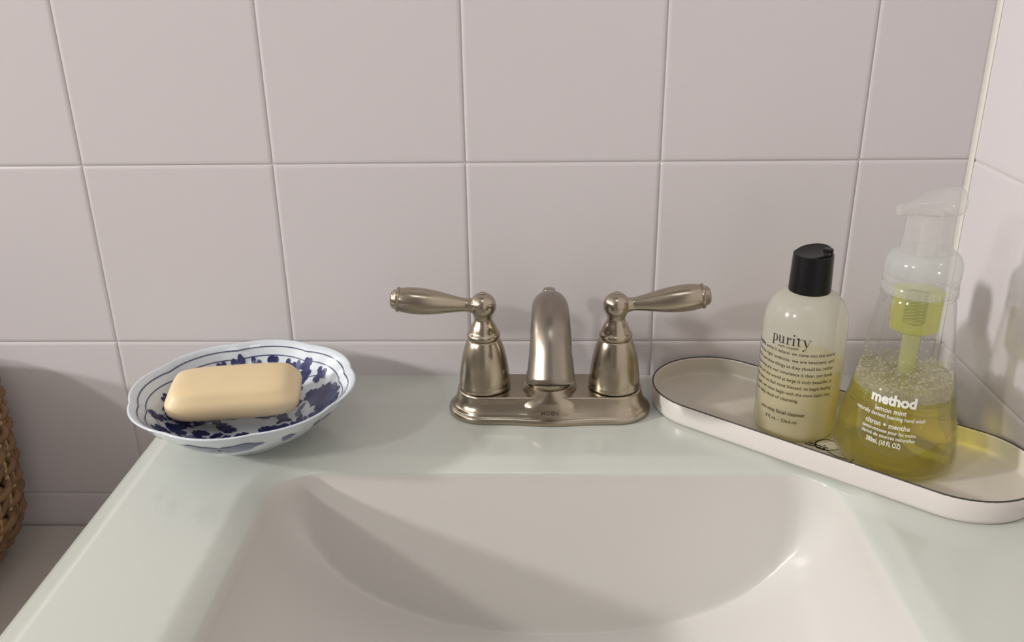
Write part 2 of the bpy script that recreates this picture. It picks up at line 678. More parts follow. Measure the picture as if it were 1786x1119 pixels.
mesh_obj('braided_rim', gv, gf, M_WICKER, basket)
lps = []
for z in (0.0035, 0.0036):
    lps.append([(*bk_xy(2 * pi * k / 96, 0.004, -0.002), z) for k in range(96)])
lps[0] = [(x, y, 0.0012) for x, y, z in lps[0]]
gv, gf = rings(lps)
mesh_obj('basket_base', gv, gf, M_WICKER, basket)
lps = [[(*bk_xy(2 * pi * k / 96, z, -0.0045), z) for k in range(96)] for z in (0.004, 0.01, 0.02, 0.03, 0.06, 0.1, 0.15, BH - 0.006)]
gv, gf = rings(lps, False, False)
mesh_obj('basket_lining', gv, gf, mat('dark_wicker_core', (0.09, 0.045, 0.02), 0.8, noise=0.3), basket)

# ------------------------------------------------------------------ faucet
FX, FY = 0.0654, -0.0595
faucet = empty('faucet', (FX, FY, 0.0), 'brushed nickel two-handle bathroom faucet standing behind the basin', 'faucet')


def stadium(a, r, z, n=24, bump=0.0):
    pts = []
    for k in range(n + 1):
        t = RD(-90 + 180 * k / n)
        pts.append((a + r * cos(t), r * sin(t), z))
    for k in range(1, 12):
        x = a - 2 * a * k / 12
        pts.append((x, r, z))
    for k in range(n + 1):
        t = RD(90 + 180 * k / n)
        pts.append((-a + r * cos(t), r * sin(t), z))
    for k in range(1, 12):
        x = -a + 2 * a * k / 12
        pts.append((x, -r - bump * math.exp(-(x / 0.022) ** 2), z))
    return pts


HS = 0.0508
pl = [(0.0275, 0.0, .0030), (0.0287, 0.0010, .0030), (0.0288, 0.0030, .0030), (0.0280, 0.0048, .0028), (0.0268, 0.0056, .0026), (0.0262, 0.0060, .0024),
      (0.0260, 0.0072, .0022), (0.0252, 0.0082, .0020), (0.0240, 0.0098, .0012), (0.0228, 0.0125, .0004), (0.0220, 0.0155, 0), (0.0216, 0.0185, 0),
      (0.0213, 0.0195, 0), (0.0207, 0.0200, 0), (0.0195, 0.0201, 0)]
lps = [stadium(HS, r, z, bump=b) for r, z, b in pl]
gv, gf = rings(lps)
base = sharpen(mesh_obj('base_plate', gv, gf, M_NICKEL, faucet), 50)
# flared centre skirt running into the front of the plate
sk = [(0.0290, 0.0250, 0.0056, 4.0), (0.0284, 0.0245, 0.0075, 4.0), (0.0277, 0.0240, 0.0105, 4.0), (0.0266, 0.0236, 0.0140, 3.8), (0.0248, 0.0230, 0.0172, 3.2),
      (0.0222, 0.0215, 0.0200, 2.5), (0.0198, 0.0197, 0.0222, 2.1), (0.0183, 0.0183, 0.0236, 2.0)]
sk = smooth_prof(sk, 4)
lps = []
for ry, rx, z, e in sk:
    lp = []
    for j in range(72):
        c, s_ = cos(2 * pi * j / 72), sin(2 * pi * j / 72)
        lp.append((rx * math.copysign(abs(c) ** (2 / e), c), ry * math.copysign(abs(s_) ** (2 / e), s_) * (1 if s_ < 0 else 0.9), z))
    lps.append(lp)
gv, gf = rings(lps, False, True)
sharpen(mesh_obj('spout_skirt', gv, gf, M_NICKEL, faucet), 60)
lathe('spout_collar', [(0.0168, 0.0236), (0.0176, 0.0240), (0.0182, 0.0250), (0.0182, 0.031), (0.0174, 0.0325), (0.0150, 0.033)], M_NICKEL, faucet, 64)
# spout
path, rad = [], []
R0, z0 = 0.034, 0.0625
ARC = 155
for k in range(6):
    t = k / 6
    path.append((0, 0, 0.030 + (z0 - 0.030) * t))
    rad.append(0.0168 - 0.0030 * t)
for k in range(25):
    t = RD(ARC * k / 24)
    path.append((0, -R0 + R0 * cos(t), z0 + R0 * sin(t)))
    kk = k / 24
    rad.append(0.0138 - 0.0010 * sin(pi * kk) + 0.0012 * kk)
e = Vector(path[-1])
dv = Vector((0, -sin(RD(180 - ARC)), -cos(RD(180 - ARC))))
for k in range(1, 7):
    t = k / 6
    path.append(tuple(e + dv * 0.0200 * t))
    rad.append(0.0150 + 0.0022 * t)
end = Vector(path[-1])
path.append(tuple(end + dv * 0.0008))
rad.append(0.0166)
gv, gf = tube_geo(path, rad, 40)
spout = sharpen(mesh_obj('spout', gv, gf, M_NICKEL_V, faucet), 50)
gv, gf = tube_geo([tuple(end + dv * 0.0006), tuple(end + dv * 0.0022)], 0.0115, 24)
mesh_obj('aerator', gv, gf, M_DARKMETAL, spout)
# lift rod behind the spout
gv, gf = merge([tube_geo([(0, 0.0235, 0.018), (0, 0.0235, 0.079)], 0.0022, 12)])
rod = mesh_obj('lift_rod', gv, gf, M_NICKEL, faucet)
lathe('lift_knob', [(0.0025, 0.079), (0.004, 0.081), (0.0058, 0.085), (0.0060, 0.0885), (0.0045, 0.0925), (0.0, 0.0937)],
      M_NICKEL, rod, 24, loc=(0, 0.0235, 0), caps=(True, False))


def handle(sgn, dz):
    h = mesh_obj('handle', *((lambda L: rings(L))([[(r * cos(2 * pi * j / 64), r * sin(2 * pi * j / 64), z) for j in range(64)] for r, z in
        [(0.0188, 0.0203), (0.0198, 0.0207), (0.0202, 0.0215), (0.0201, 0.0228)] + smooth_prof([(0.0198, 0.0240), (0.0196, 0.028), (0.0190, 0.034), (0.0178, 0.0425),
         (0.0161, 0.0505), (0.0142, 0.0565), (0.0124, 0.0606)], 5) +
        [(0.0118, 0.0610), (0.0120, 0.0616), (0.0126, 0.0624), (0.0129, 0.0636), (0.0127, 0.0650), (0.0120, 0.0660), (0.0114, 0.0665)] +
        smooth_prof([(0.0108, 0.0680), (0.0094, 0.0715), (0.0078, 0.0745), (0.0068, 0.0768)], 4) +
        [(0.0067, 0.0775)]])), M_NICKEL, faucet)
    h.location = (sgn * HS, 0, 0)
    sharpen(h, 40)
    prof = [(0.0066, 0.0772)]
    for k in range(1, 16):
        t = RD(-48 + (138) * k / 16)
        prof.append((0.0102 * cos(t), 0.0878 + 0.0102 * sin(t)))
    prof += [(0.0026, 0.0979), (0.0022, 0.0984), (0.0, 0.0985)]
    lathe('handle_ball', prof, M_NICKEL, h, 48, caps=(True, False))
    # lever
    L = 0.0585
    pts = [(0.006, 0.0063), (0.010, 0.0054), (0.013, 0.0051), (0.019, 0.0059), (0.028, 0.0076), (0.037, 0.0092), (0.046, 0.0101), (0.054, 0.0102),
           (0.060, 0.0096), (0.0635, 0.0088)]
    pp = smooth_prof(pts, 4)
    tilt = 0.10 + dz
    path = []
    for (x, r) in pp:
        path.append((sgn * x, 0, 0.0872 + x * tilt))
    geo = tube_geo(path, [p_[1] for p_ in pp], 32)
    lv = sharpen(mesh_obj('lever', geo[0], geo[1], M_NICKEL, h), 50)
    cap = [(0.0630, 0.0080), (0.0634, 0.0094), (0.0642, 0.0098), (0.0652, 0.0096), (0.0656, 0.0086), (0.0660, 0.0080), (0.0685, 0.0070), (0.0700, 0.0052), (0.0706, 0.0020)]
    path = [(sgn * x, 0, 0.0872 + x * tilt) for x, r in cap]
    geo = tube_geo(path, [r for x, r in cap], 32)
    sharpen(mesh_obj('lever_end_cap', geo[0], geo[1], M_NICKEL, h), 40)
    return h


handle(-1, -0.010)
handle(1, 0.025)

# maker's mark engraved on the front of the skirt
tv, tf = text_geo('MOEN', width=0.0130, size=0.0040, bold=0.00008)


def wrap_cyl(tv, az, z0, rfun, off, lean=0.0):
    out = []
    for x, y in tv:
        r = rfun(z0 + y)
        a = az + x / r
        out.append(((r + off) * cos(a), (r + off) * sin(a), z0 + y))
    return out


lv = []
for x, y in tv:
    z = 0.0088 + y
    ry = interp([(q[2], q[0]) for q in sk], z)
    rx = interp([(q[2], q[1]) for q in sk], z)
    lv.append((x, -ry * (1 - (abs(x) / rx) ** 4.0) ** 0.25 - 0.0005, z))
mesh_obj('engraved_lettering', lv, tf, M_DARKMETAL, faucet, smooth=False)

# ------------------------------------------------------------------ blue and white dish
DX, DY, DR, DH = -0.1622, -0.1010, 0.0816, 0.0415
dish = empty('soap_dish', (DX, DY, 0.0), 'blue and white porcelain dish with a scalloped rim holding the soap bar', 'dish')
NL = 8
PH = RD(21)


def scal(t, amt):
    c = abs(cos((t - PH) * NL / 2 + pi / 2)) ** 0.8
    return 1.0 + amt * (c - 0.62)


OUT = [(0.0300, 0.0), (0.0325, 0.0003), (0.0330, 0.0030), (0.0345, 0.0042), (0.0405, 0.0065), (0.0480, 0.0105), (0.0560, 0.0155), (0.0635, 0.0215),
       (0.0700, 0.0275), (0.0750, 0.0330), (0.0790, 0.0380), (0.0812, 0.0408)]
RIMP = [(0.0818, 0.0415), (0.0812, 0.0421), (0.0800, 0.0420)]
INN = [(0.0775, 0.0402), (0.0740, 0.0360), (0.0690, 0.0293), (0.0625, 0.0229), (0.0550, 0.0174), (0.0470, 0.0127), (0.0390, 0.0096), (0.0300, 0.0085), (0.0150, 0.0076), (0.002, 0.0075)]
fo, ri, fi = smooth_prof(OUT, 3), RIMP, smooth_prof(INN, 3)


def dish_pt(r, z, t):
    amt = 0.036 * max(0.0, min(1.0, (r - 0.045) / 0.036))
    k = scal(t, amt)
    zz = z + (k - 1) * 0.15 * z
    return (r * k * cos(t), r * k * sin(t), zz)


NT = 144
lps = [[dish_pt(r, z, 2 * pi * j / NT) for j in range(NT)] for r, z in fo + ri + fi]
gv, gf = rings(lps)
mesh_obj('bowl', gv, gf, M_PORC, dish)


INT = [(r, z) for r, z in fi]


def on_inner(x, y):
    """point on the inner glaze above plan position x, y"""
    t = math.atan2(y, x)
    rr = math.hypot(x, y)
    amt = 0.036 * max(0.0, min(1.0, (rr - 0.045) / 0.036))
    r = rr / scal(t, amt)
    z = interp(INT, r)
    s = (interp(INT, r + 0.0005) - interp(INT, r - 0.0005)) / 0.001
    nl = math.hypot(1, s)
    o = 0.00045
    return ((rr - s / nl * o) * cos(t), (rr - s / nl * o) * sin(t), z * (1 + (scal(t, amt) - 1) * 0.15) + o / nl)


def on_outer(t, z):
    r = interp([(b, a) for a, b in fo[8:]], z)
    s = (interp([(b, a) for a, b in fo[8:]], z + 0.0005) - r) / 0.0005
    nl = math.hypot(1, s)
    o = 0.0005
    p_ = dish_pt(r, z, t)
    return (p_[0] + cos(t) * o / nl, p_[1] + sin(t) * o / nl, p_[2] - s / nl * o)


def disc(cx, cy, rx, ry, rot, fn, n=12):
    v, f = [fn(cx, cy)], []
    for q, k in ((1, 0.5), (2, 1.0)):
        for j in range(n):
            t = 2 * pi * j / n
            x, y = rx * k * cos(t), ry * k * sin(t)
            v.append(fn(cx + x * cos(rot) - y * sin(rot), cy + x * sin(rot) + y * cos(rot)))
    for j in range(n):
        k = (j + 1) % n
        f.append((0, 1 + j, 1 + k))
        f.append((1 + j, 1 + n + j, 1 + n + k, 1 + k))
    return v, f


def leaf_pts(cx, cy, L, W, rot, fn, lobes=0):
    n = 24
    v, f = [fn(cx, cy)], []
    for k2 in (0.5, 1.0):
        for j in range(n):
            t = 2 * pi * j / n
            k = 1 + (0.14 * cos(lobes * t) if lobes else 0)
            x, y = L * k2 * k * cos(t), W * k2 * k * sin(t) * (1 - 0.35 * cos(t))
            v.append(fn(cx + x * cos(rot) - y * sin(rot), cy + x * sin(rot) + y * cos(rot)))
    for j in range(n):
        k = (j + 1) % n
        f.append((0, 1 + j, 1 + k))
        f.append((1 + j, 1 + n + j, 1 + n + k, 1 + k))
    return v, f


geo, geol = [], []
rnd = random.Random(4)


def flower(r, deg, s=0.0034, n=7):
    s *= 1.22
    cx, cy = r * cos(RD(deg)), r * sin(RD(deg))
    for k in range(n):
        a = 2 * pi * k / n + rnd.random()
        # radial direction is foreshortened on the steep side, so blossoms stay round on the glaze
        geo.append(disc(cx + s * cos(a), cy + s * sin(a), s * 0.52, s * 0.52, 0, on_inner, 9))
    geo.append(disc(cx, cy, s * 0.75, s * 0.75, 0, on_inner, 9))


for dg_, r in ((172, .063), (150, .0655), (101, .0655), (89, .066), (76, .0655), (62, .066), (48, .066), (112, .0665), (123, .066), (8, .063), (-12, .062), (-30, .063),
               (196, .064), (214, .063), (232, .063), (250, .0625), (268, .0625), (285, .063), (303, .063)):
    flower(r, dg_, rnd.uniform(0.0030, 0.0038), rnd.choice((5, 6, 7)))
for dg_, r in ((5, .050), (40, .052), (-20, .048), (-45, .050), (-62, .046), (-80, .049), (-98, .046), (-115, .050), (-133, .047), (-152, .051), (-170, .048), (165, .052), (60, .049), (100, .05), (130, .05), (80, .046)):
    flower(r, dg_, rnd.uniform(0.0030, 0.0040), 6)
for dg_, r, L, W, ro in ((149, .0640, .0150, .0062, 239), (128, .0640, .010, .0055, 218), (23, .0590, .0150, .0095, 110), (31, .055, .009, .008, 120), (160, .056, .0075, .0040, 240), (186, .057, .0075, .0038, 280), (205, .055, .007, .0035, 300), (35, .055, .006, .0042, 60),
                         (-5, .054, .007, .0032, 80), (-52, .058, .0065, .0035, 35), (-88, .057, .0065, .003, 5), (-70, .038, .007, .004, 20), (-110, .038, .007, .004, -20), (-150, .038, .007, .0035, -60),
                         (0, .038, .006, .004, 90), (70, .056, .005, .003, 160), (110, .056, .006, .003, 200)):
    geo.append(leaf_pts(r * cos(RD(dg_)), r * sin(RD(dg_)), L, W, RD(ro), on_inner, 9))
for k in range(95):
    a, r, = rnd.uniform(0, 360), rnd.uniform(0.014, 0.060)
    if rnd.random() < 0.5:
        flower(r, a, rnd.uniform(0.0024, 0.0032), 6)
    else:
        geo.append(leaf_pts(r * cos(RD(a)), r * sin(RD(a)), rnd.uniform(.005, .007), rnd.uniform(.002, .0034), rnd.uniform(0, 6), on_inner, 7))
for k in range(70):
    a, r = rnd.uniform(0, 360), rnd.uniform(0.026, 0.066)
    geol.append(leaf_pts(r * cos(RD(a)), r * sin(RD(a)), rnd.uniform(.003, .005), rnd.uniform(.0012, .0022), rnd.uniform(0, 6), on_inner))


def conform_line(fn2, t0, t1, n, wd, dst):
    pts = [fn2(t0 + (t1 - t0) * k / n) for k in range(n + 1)]
    v2, f2 = ribbon2d(pts, wd)
    dst.append(([on_inner(x, y) for x, y in v2], f2))


geoline = []
for rr, wd in ((0.0757, 0.00060), (0.0712, 0.00050)):
    conform_line(lambda t: (rr * scal(t, 0.036) * cos(t), rr * scal(t, 0.036) * sin(t)), 0, 2 * pi, 200, wd, geoline)
for k in range(9):
    ph = rnd.uniform(0, 6)
    a0 = k * 2 * pi / 9
    conform_line(lambda t: ((0.060 + 0.006 * sin(5 * t + ph)) * cos(t), (0.060 + 0.006 * sin(5 * t + ph)) * sin(t)), a0, a0 + 0.62, 24, 0.0005, geoline)
gv, gf = merge(geo)
mesh_obj('painted_blossoms', gv, gf, M_BLUE, dish)
gv, gf = merge(geol)
mesh_obj('painted_sprigs', gv, gf, M_BLUE_L, dish)
gv, gf = merge(geoline)
mesh_obj('painted_rim_line', gv, gf, mat('fine_blue_line', (0.04, 0.05, 0.13), 0.15, coat=0.5), dish)
geoo = []


def fo_xy(az, zc):
    return lambda x, y: on_outer(az + x / 0.062, zc + y)


bfly = fo_xy(RD(-88), 0.0262)
geoo.append(leaf_pts(-0.012, 0.0010, 0.0125, 0.0055, RD(172), bfly, 5))
geoo.append(leaf_pts(0.013, 0.0012, 0.0125, 0.0055, RD(10), bfly, 5))
geoo.append(leaf_pts(0.0, -0.002, 0.008, 0.0020, 0, bfly))
for az, z in ((-128, .0290), (-50, .0290), (-30, .0300), (-148, .0310), (-20, .028)):
    geoo.append(leaf_pts(0, 0, 0.0042, 0.0030, 0.3, fo_xy(RD(az), z), 5))
gv, gf = merge(geoo)
mesh_obj('painted_outer_motif', gv, gf, M_BLUE_L, dish)

# soap bar, lying slightly tipped on the dish
soap_l = []
for ins, z, e in ((0.012, 0.0, 4), (0.006, 0.0006, 4), (0.0025, 0.0028, 4.5), (0.0006, 0.0062, 5), (0.0, 0.0100, 5.5), (0.0004, 0.0130, 5.5), (0.0016, 0.0152, 5), (0.0030, 0.0168, 5),
                  (0.0042, 0.0186, 5), (0.0056, 0.0203, 5), (0.0080, 0.0217, 4.5), (0.012, 0.0226, 4), (0.018, 0.0230, 3.6), (0.0225, 0.0231, 3)):
    lp = []
    for j in range(96):
        t = 2 * pi * j / 96
        c, s = cos(t), sin(t)
        x = (0.0488 - ins) * math.copysign(abs(c) ** (2 / e), c)
        y = (0.0268 - ins) * math.copysign(abs(s) ** (2 / e), s)
        y *= 1 + 0.035 * (x / 0.0488) ** 2
        lp.append((x, y, z * 1.14))
    soap_l.append(lp)
gv, gf = rings(soap_l)
soap = mesh_obj('soap_bar', gv, gf, M_SOAP)
soap.location = (-0.1722, -0.0940, 0.0207)
soap.rotation_euler = (RD(4), RD(0), RD(9.5))
tag(soap, 'cream-yellow rectangular bar of soap lying in the blue and white dish', 'soap')

# ------------------------------------------------------------------ oblong enamel tray
TRX, TRY, TRL, TRR, TRA, TRH = 0.2685, -0.1090, 0.0912, 0.0502, -0.680, 0.0180
tray = empty('tray', (TRX, TRY, 0.0), 'long oblong cream enamel tray with a thin black rim holding the two bottles', 'tray', rz=TRA)


def stad(L, r, z, n=24):
    pts = []
    for k in range(n + 1):
        t = RD(-90 + 180 * k / n)
        pts.append((L + r * cos(t), r * sin(t), z))
    for k in range(n + 1):
        t = RD(90 + 180 * k / n)
        pts.append((-L + r * cos(t), r * sin(t), z))
    return pts


lps = [stad(TRL, r, z) for r, z in ((0.0455, 0.0), (0.0478, 0.0004), (0.0490, 0.0016), (0.0495, 0.0040), (0.0500, 0.0110), (0.0502, 0.0174),
                                    (0.0500, 0.0179), (0.0495, TRH), (0.0490, 0.0177), (0.0487, 0.0168), (0.0483, 0.0080), (0.0478, 0.0048), (0.0465, 0.0034), (0.0440, 0.0029), (0.0300, 0.0028))]
gv, gf = rings(lps)
npt = len(lps[0])
fm = [1 if (i // npt) >= 9 else 0 for i in range(len(gf))]
fm[-2], fm[-1] = 0, 1
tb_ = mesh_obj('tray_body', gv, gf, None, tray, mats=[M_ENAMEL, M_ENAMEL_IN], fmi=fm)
sharpen(tb_, 60)
rl = stad(TRL, 0.0496, 0.0179, 32)
gv, gf = tube_geo([(x, y, z + 0.0000) for x, y, z in rl], 0.00062, 8, closed=True)
mesh_obj('rim_line', gv, gf, M_BLACKLINE, tray)
# script lettering printed on the tray floor
gs = []
tv, tf = text_geo('Paris', size=0.0115, shear=0.5, bold=0.0001, width=0.021)
gs.append(([(x - 0.0020, y - 0.0200) for x, y in tv], tf))


def curl(cx, cy, pts, w0):
    pp = smooth_prof(pts, 8)
    wd = [w0 * (0.25 + 0.9 * sin(pi * k / (len(pp) - 1)) ** 1.5) for k in range(len(pp))]
    return ribbon2d([(cx + x, cy + y) for x, y in pp], wd)


gs.append(curl(0.004, -0.013, [(0.008, 0.006), (0.004, 0.010), (-0.003, 0.008), (-0.006, 0.0), (-0.002, -0.006), (0.005, -0.005), (0.011, 0.001), (0.016, 0.006)], 0.0013))
gs.append(curl(0.012, -0.024, [(-0.016, 0.004), (-0.006, 0.006), (0.004, 0.002), (0.014, 0.003), (0.020, 0.007)], 0.0009))
gs.append(curl(0.024, -0.016, [(-0.004, 0.012), (0.002, 0.004), (0.004, -0.006), (0.000, -0.012)], 0.0013))
gs.append(curl(0.050, -0.030, [(-0.016, -0.006), (-0.006, -0.004), (0.004, 0.002), (0.012, 0.003)], 0.0012))
gs.append(curl(0.040, -0.034, [(-0.006, 0.004), (-0.002, 0.0), (0.003, 0.001), (0.006, -0.003)], 0.0009))
gv, gf = merge2(gs)
mesh_obj('printed_script', [(x, y, 0.00292) for x, y in gv], gf, M_INK, tray, smooth=False)
TF = 0.0030

# ------------------------------------------------------------------ frosted cleanser bottle
PX, PY = 0.2490, -0.0925
cb = empty('cleanser_bottle', (PX, PY, TF), 'frosted bottle of pale yellow facial cleanser with a black cap on the tray', 'bottle')
PR = [(0.0230, 0.0), (0.0262, 0.0005), (0.0282, 0.0022), (0.0292, 0.0052), (0.0294, 0.010), (0.0295, 0.045), (0.0295, 0.080)] 
PR2 = smooth_prof([(0.0295, 0.080), (0.0291, 0.0870), (0.0278, 0.0940), (0.0252, 0.1005), (0.0212, 0.1055), (0.0165, 0.1085), (0.0132, 0.1098)], 5)
shell_prof = PR + PR2[1:] + [(0.0120, 0.1112), (0.0120, 0.1200)]
lathe('bottle_shell', shell_prof, M_FROST, cb, 72, caps=(True, True), sharp=60)
lathe('cleanser', [(0.0, 0.0012), (0.0225, 0.0012), (0.0262, 0.0025), (0.0280, 0.0060), (0.0283, 0.012), (0.0283, 0.0555), (0.0, 0.0556)], M_CLEANSER, cb, 64, caps=(False, False), sharp=60)
cp = sharpen(lathe('cap', [(0.0143, 0.1092), (0.0146, 0.1096), (0.0146, 0.1105), (0.0139, 0.1330), (0.0137, 0.1362), (0.0128, 0.1366), (0.0120, 0.1352), (0.0, 0.1352)], M_CAP, cb, 64, caps=(True, False)), 40)
# tilted press disc on top of the cap
dl = []
for r, z in ((0.0118, 0.0), (0.0126, 0.0004), (0.0127, 0.0026), (0.0120, 0.0032), (0.0110, 0.0029), (0.002, 0.0026)):
    dl.append([(r * cos(2 * pi * j / 48), r * sin(2 * pi * j / 48), z) for j in range(48)])
gv, gf = rings(dl)
pd = sharpen(mesh_obj('press_disc', gv, gf, M_CAP, cp), 40)
pd.location = (0.0, 0.0008, 0.1350)
pd.rotation_euler = (RD(4), RD(-13), 0)
lathe('cap_nub', [(0.0035, 0.133), (0.0035, 0.1405), (0.0028, 0.1412), (0.0, 0.1412)], M_CAP, cp, 20, loc=(0.0085, -0.004, 0), caps=(True, False))


def pr(z):
    return 0.0295


def serif_word():
    """purity, drawn as old-style serif letters, x-height 1"""
    S, T = 0.20, 0.07
    g = []

    def stem(x, y0, y1, w_=S):
        g.append(ribbon2d([(x, y0), (x, y1)], w_))

    def slab(x0, x1, y, h=T):
        g.append(ribbon2d([(x0, y), (x1, y)], h))

    def flag(x, y):
        g.append(([(x - 0.22, y - 0.06), (x - 0.22, y - 0.11), (x - 0.09, y - 0.16), (x + 0.09, y + 0.0)], [(0, 1, 2, 3)]))

    def arc(cx, cy, rx, ry, a0, a1, wmin, wmax, n=16):
        pts, ws = [], []
        for k in range(n + 1):
            a = RD(a0 + (a1 - a0) * k / n)
            pts.append((cx + rx * cos(a), cy + ry * sin(a)))
            ws.append(wmin + (wmax - wmin) * abs(cos(a)) ** 1.5)
        g.append(ribbon2d(pts, ws))

    def dot(cx, cy, r):
        n = 14
        g.append(([(cx + r * cos(2 * pi * j / n), cy + r * sin(2 * pi * j / n)) for j in range(n)], [tuple(range(n))]))
    # p
    stem(0.25, -0.48, 0.98)
    flag(0.25, 1.0)
    slab(0.02, 0.50, -0.46)
    arc(0.52, 0.49, 0.34, 0.46, -150, 140, 0.06, 0.21, 22)
    # u
    x = 1.28
    stem(x, 0.25, 0.96)
    slab(x - 0.22, x + 0.08, 0.96)
    arc(x + 0.24, 0.26, 0.24, 0.24, 180, 320, 0.08, 0.20)
    stem(x + 0.58, 0.02, 0.96)
    slab(x + 0.36, x + 0.66, 0.96)
    slab(x + 0.50, x + 0.82, 0.04)
    # r
    x = 2.52
    stem(x, 0.0, 0.96)
    flag(x, 1.0)
    slab(x - 0.22, x + 0.28, 0.035)
    g.append(ribbon2d([(x + 0.06, 0.66), (x + 0.20, 0.86), (x + 0.36, 0.92)], [0.06, 0.10, 0.16]))
    dot(x + 0.42, 0.84, 0.12)
    # i
    x = 3.38
    stem(x, 0.0, 0.96)
    flag(x, 1.0)
    slab(x - 0.22, x + 0.24, 0.035)
    dot(x, 1.38, 0.125)
    # t
    x = 4.06
    stem(x, 0.25, 1.12)
    g.append(([(x - 0.10, 1.24), (x - 0.10, 0.95), (x - 0.32, 0.95)], [(0, 1, 2)]))
    slab(x - 0.30, x + 0.95, 0.93, 0.07)
    arc(x + 0.20, 0.24, 0.20, 0.22, 180, 300, 0.08, 0.20)
    # y
    x = 4.82
    g.append(ribbon2d([(x, 0.95), (x + 0.38, 0.04)], 0.21))
    g.append(ribbon2d([(x + 0.82, 0.95), (x + 0.36, -0.12), (x + 0.22, -0.40), (x + 0.05, -0.50)], [0.06, 0.07, 0.08, 0.12]))
    slab(x + 0.56, x + 1.02, 0.93)
    dot(x - 0.02, -0.50, 0.11)
    v_, f_ = merge2(g)
    x0, x1 = min(p_[0] for p_ in v_), max(p_[0] for p_ in v_)
    return [(p_[0] - (x0 + x1) / 2, p_[1]) for p_ in v_], f_, x1 - x0


geos = []
sv, sf, sw = serif_word()
kk = 0.0285 / sw
geos.append((wrap_cyl([(x * kk, y * kk * 1.12) for x, y in sv], RD(-124), 0.0772, pr, 0.00018), sf))
AZ = RD(-127)


def line(s, z, wd, size, bold=0.0, az=AZ, xoff=0.0):
    tv, tf = text_geo(s, width=wd, size=size, bold=bold)
    geos.append((wrap_cyl([(x + xoff, y) for x, y in tv], az, z, pr, 0.00015), tf))


line('made simple\u00ae', 0.0742, 0.0150, 0.0030)
TW = 0.069
para = ['purity is natural. we come into this world', 'with all the right instincts. we are innocent, and', 'therefore perceive things as they should be, rather',
        'than how they are. our conscience is clear, our hands', 'are clean and the world at large is truly beautiful. it', 'is at this time we feel most blessed. to begin feeling',
        'young again, we must begin with the most basic step']
line('philosophy:', 0.0700, 0.0150, 0.0036, bold=0.00014, xoff=-TW / 2 + 0.0075)
line(para[0], 0.0700, TW - 0.0165, 0.0036, bold=0.00003, xoff=0.0165 / 2)
for k, s in enumerate(para[1:]):
    line(s, 0.0700 - 0.00515 * (k + 1), TW, 0.0036, bold=0.00003)
line('of all, the daily ritual of cleansing.', 0.0700 - 0.00515 * 7, 0.046, 0.0036, bold=0.00003, xoff=-TW / 2 + 0.023)
line('one-step facial cleanser', 0.0228, 0.0345, 0.0042, bold=0.00004)
line('8 fl. oz. \u2013 236.6 ml', 0.0167, 0.0235, 0.0036, bold=0.00003)
gv, gf = merge(geos)
mesh_obj('printed_lettering', gv, gf, M_INK, cb, smooth=False)

# ------------------------------------------------------------------ clear foaming soap bottle with pump
QX, QY = 0.3080, -0.1325
pb = empty('foam_soap_bottle', (QX, QY, TF), 'clear flared pump bottle half full of yellow hand wash at the right', 'bottle')
QA, QB, QROT = 0.0425, 0.0398, -1.368
body = smooth_prof([(0.900, 0.0010), (0.968, 0.0040), (0.998, 0.0090), (0.990, 0.0150), (0.935, 0.0290), (0.865, 0.0450), (0.785, 0.0620), (0.715, 0.0780), (0.662, 0.0930), (0.612, 0.1080), (0.575, 0.1180), (0.548, 0.1215)], 4)


def q_xy(k, t, z):
    """bottle section: oval at the foot, round at the neck"""
    m_ = min(1.0, z / 0.11)
    a = k * (QA * (1 - m_) + 0.0408 * m_)
    b = k * (QB * (1 - m_) + 0.0408 * m_)
    u = t - QROT
    x, y = a * cos(u), b * sin(u)
    return (x * cos(QROT) - y * sin(QROT), x * sin(QROT) + y * cos(QROT), z)


def qrings(prof, sc=1.0, n=72, dk=0.0):
    return [[q_xy(k * sc - dk, 2 * pi * j / n, z) for j in range(n)] for k, z in prof]


foot = [(0.55, 0.0030), (0.70, 0.0014), (0.80, 0.0002)]
gv, gf = rings(qrings(foot + body), True, False)
mesh_obj('bottle_body', gv, gf, M_CLEAR, pb)
LV = 0.0555


def bk(z):
    return interp([(b, a) for a, b in body], z)


lq = [(0.50, 0.0048), (0.70, 0.0034), (0.84, 0.0026), (0.925, 0.0052)] + [(bk(z) - 0.022, z) for z in (0.009, 0.015, 0.022, 0.030, 0.038, 0.046, 0.052, LV)]
gv, gf = rings(qrings(lq), True, True)
mesh_obj('yellow_hand_wash', gv, gf, M_LIQ, pb)
# foam head: lumpy mass of small bubbles with larger ones on top
geos = []
rf = random.Random(9)
fl = []
for k, z in ((-0.03, LV - 0.003), (-0.024, LV), (-0.024, LV + 0.004), (-0.035, LV + 0.0085)):
    kk = bk(z) + k
    lp = []
    for j in range(72):
        x, y, zz = q_xy(kk, 2 * pi * j / 72, z)
        lp.append((x, y, zz + (rf.uniform(-0.0012, 0.0012) if k < -0.03 or z > LV else 0)))
    fl.append(lp)
for s in (0.8, 0.55, 0.3):
    fl.append([(x * s, y * s, LV + 0.0085 + rf.uniform(-0.002, 0.002)) for x, y, z in fl[3]])
gv, gf = rings(fl)
foam = mesh_obj('foam_layer', gv, gf, M_FOAM, pb)
foam['kind'] = 'stuff'


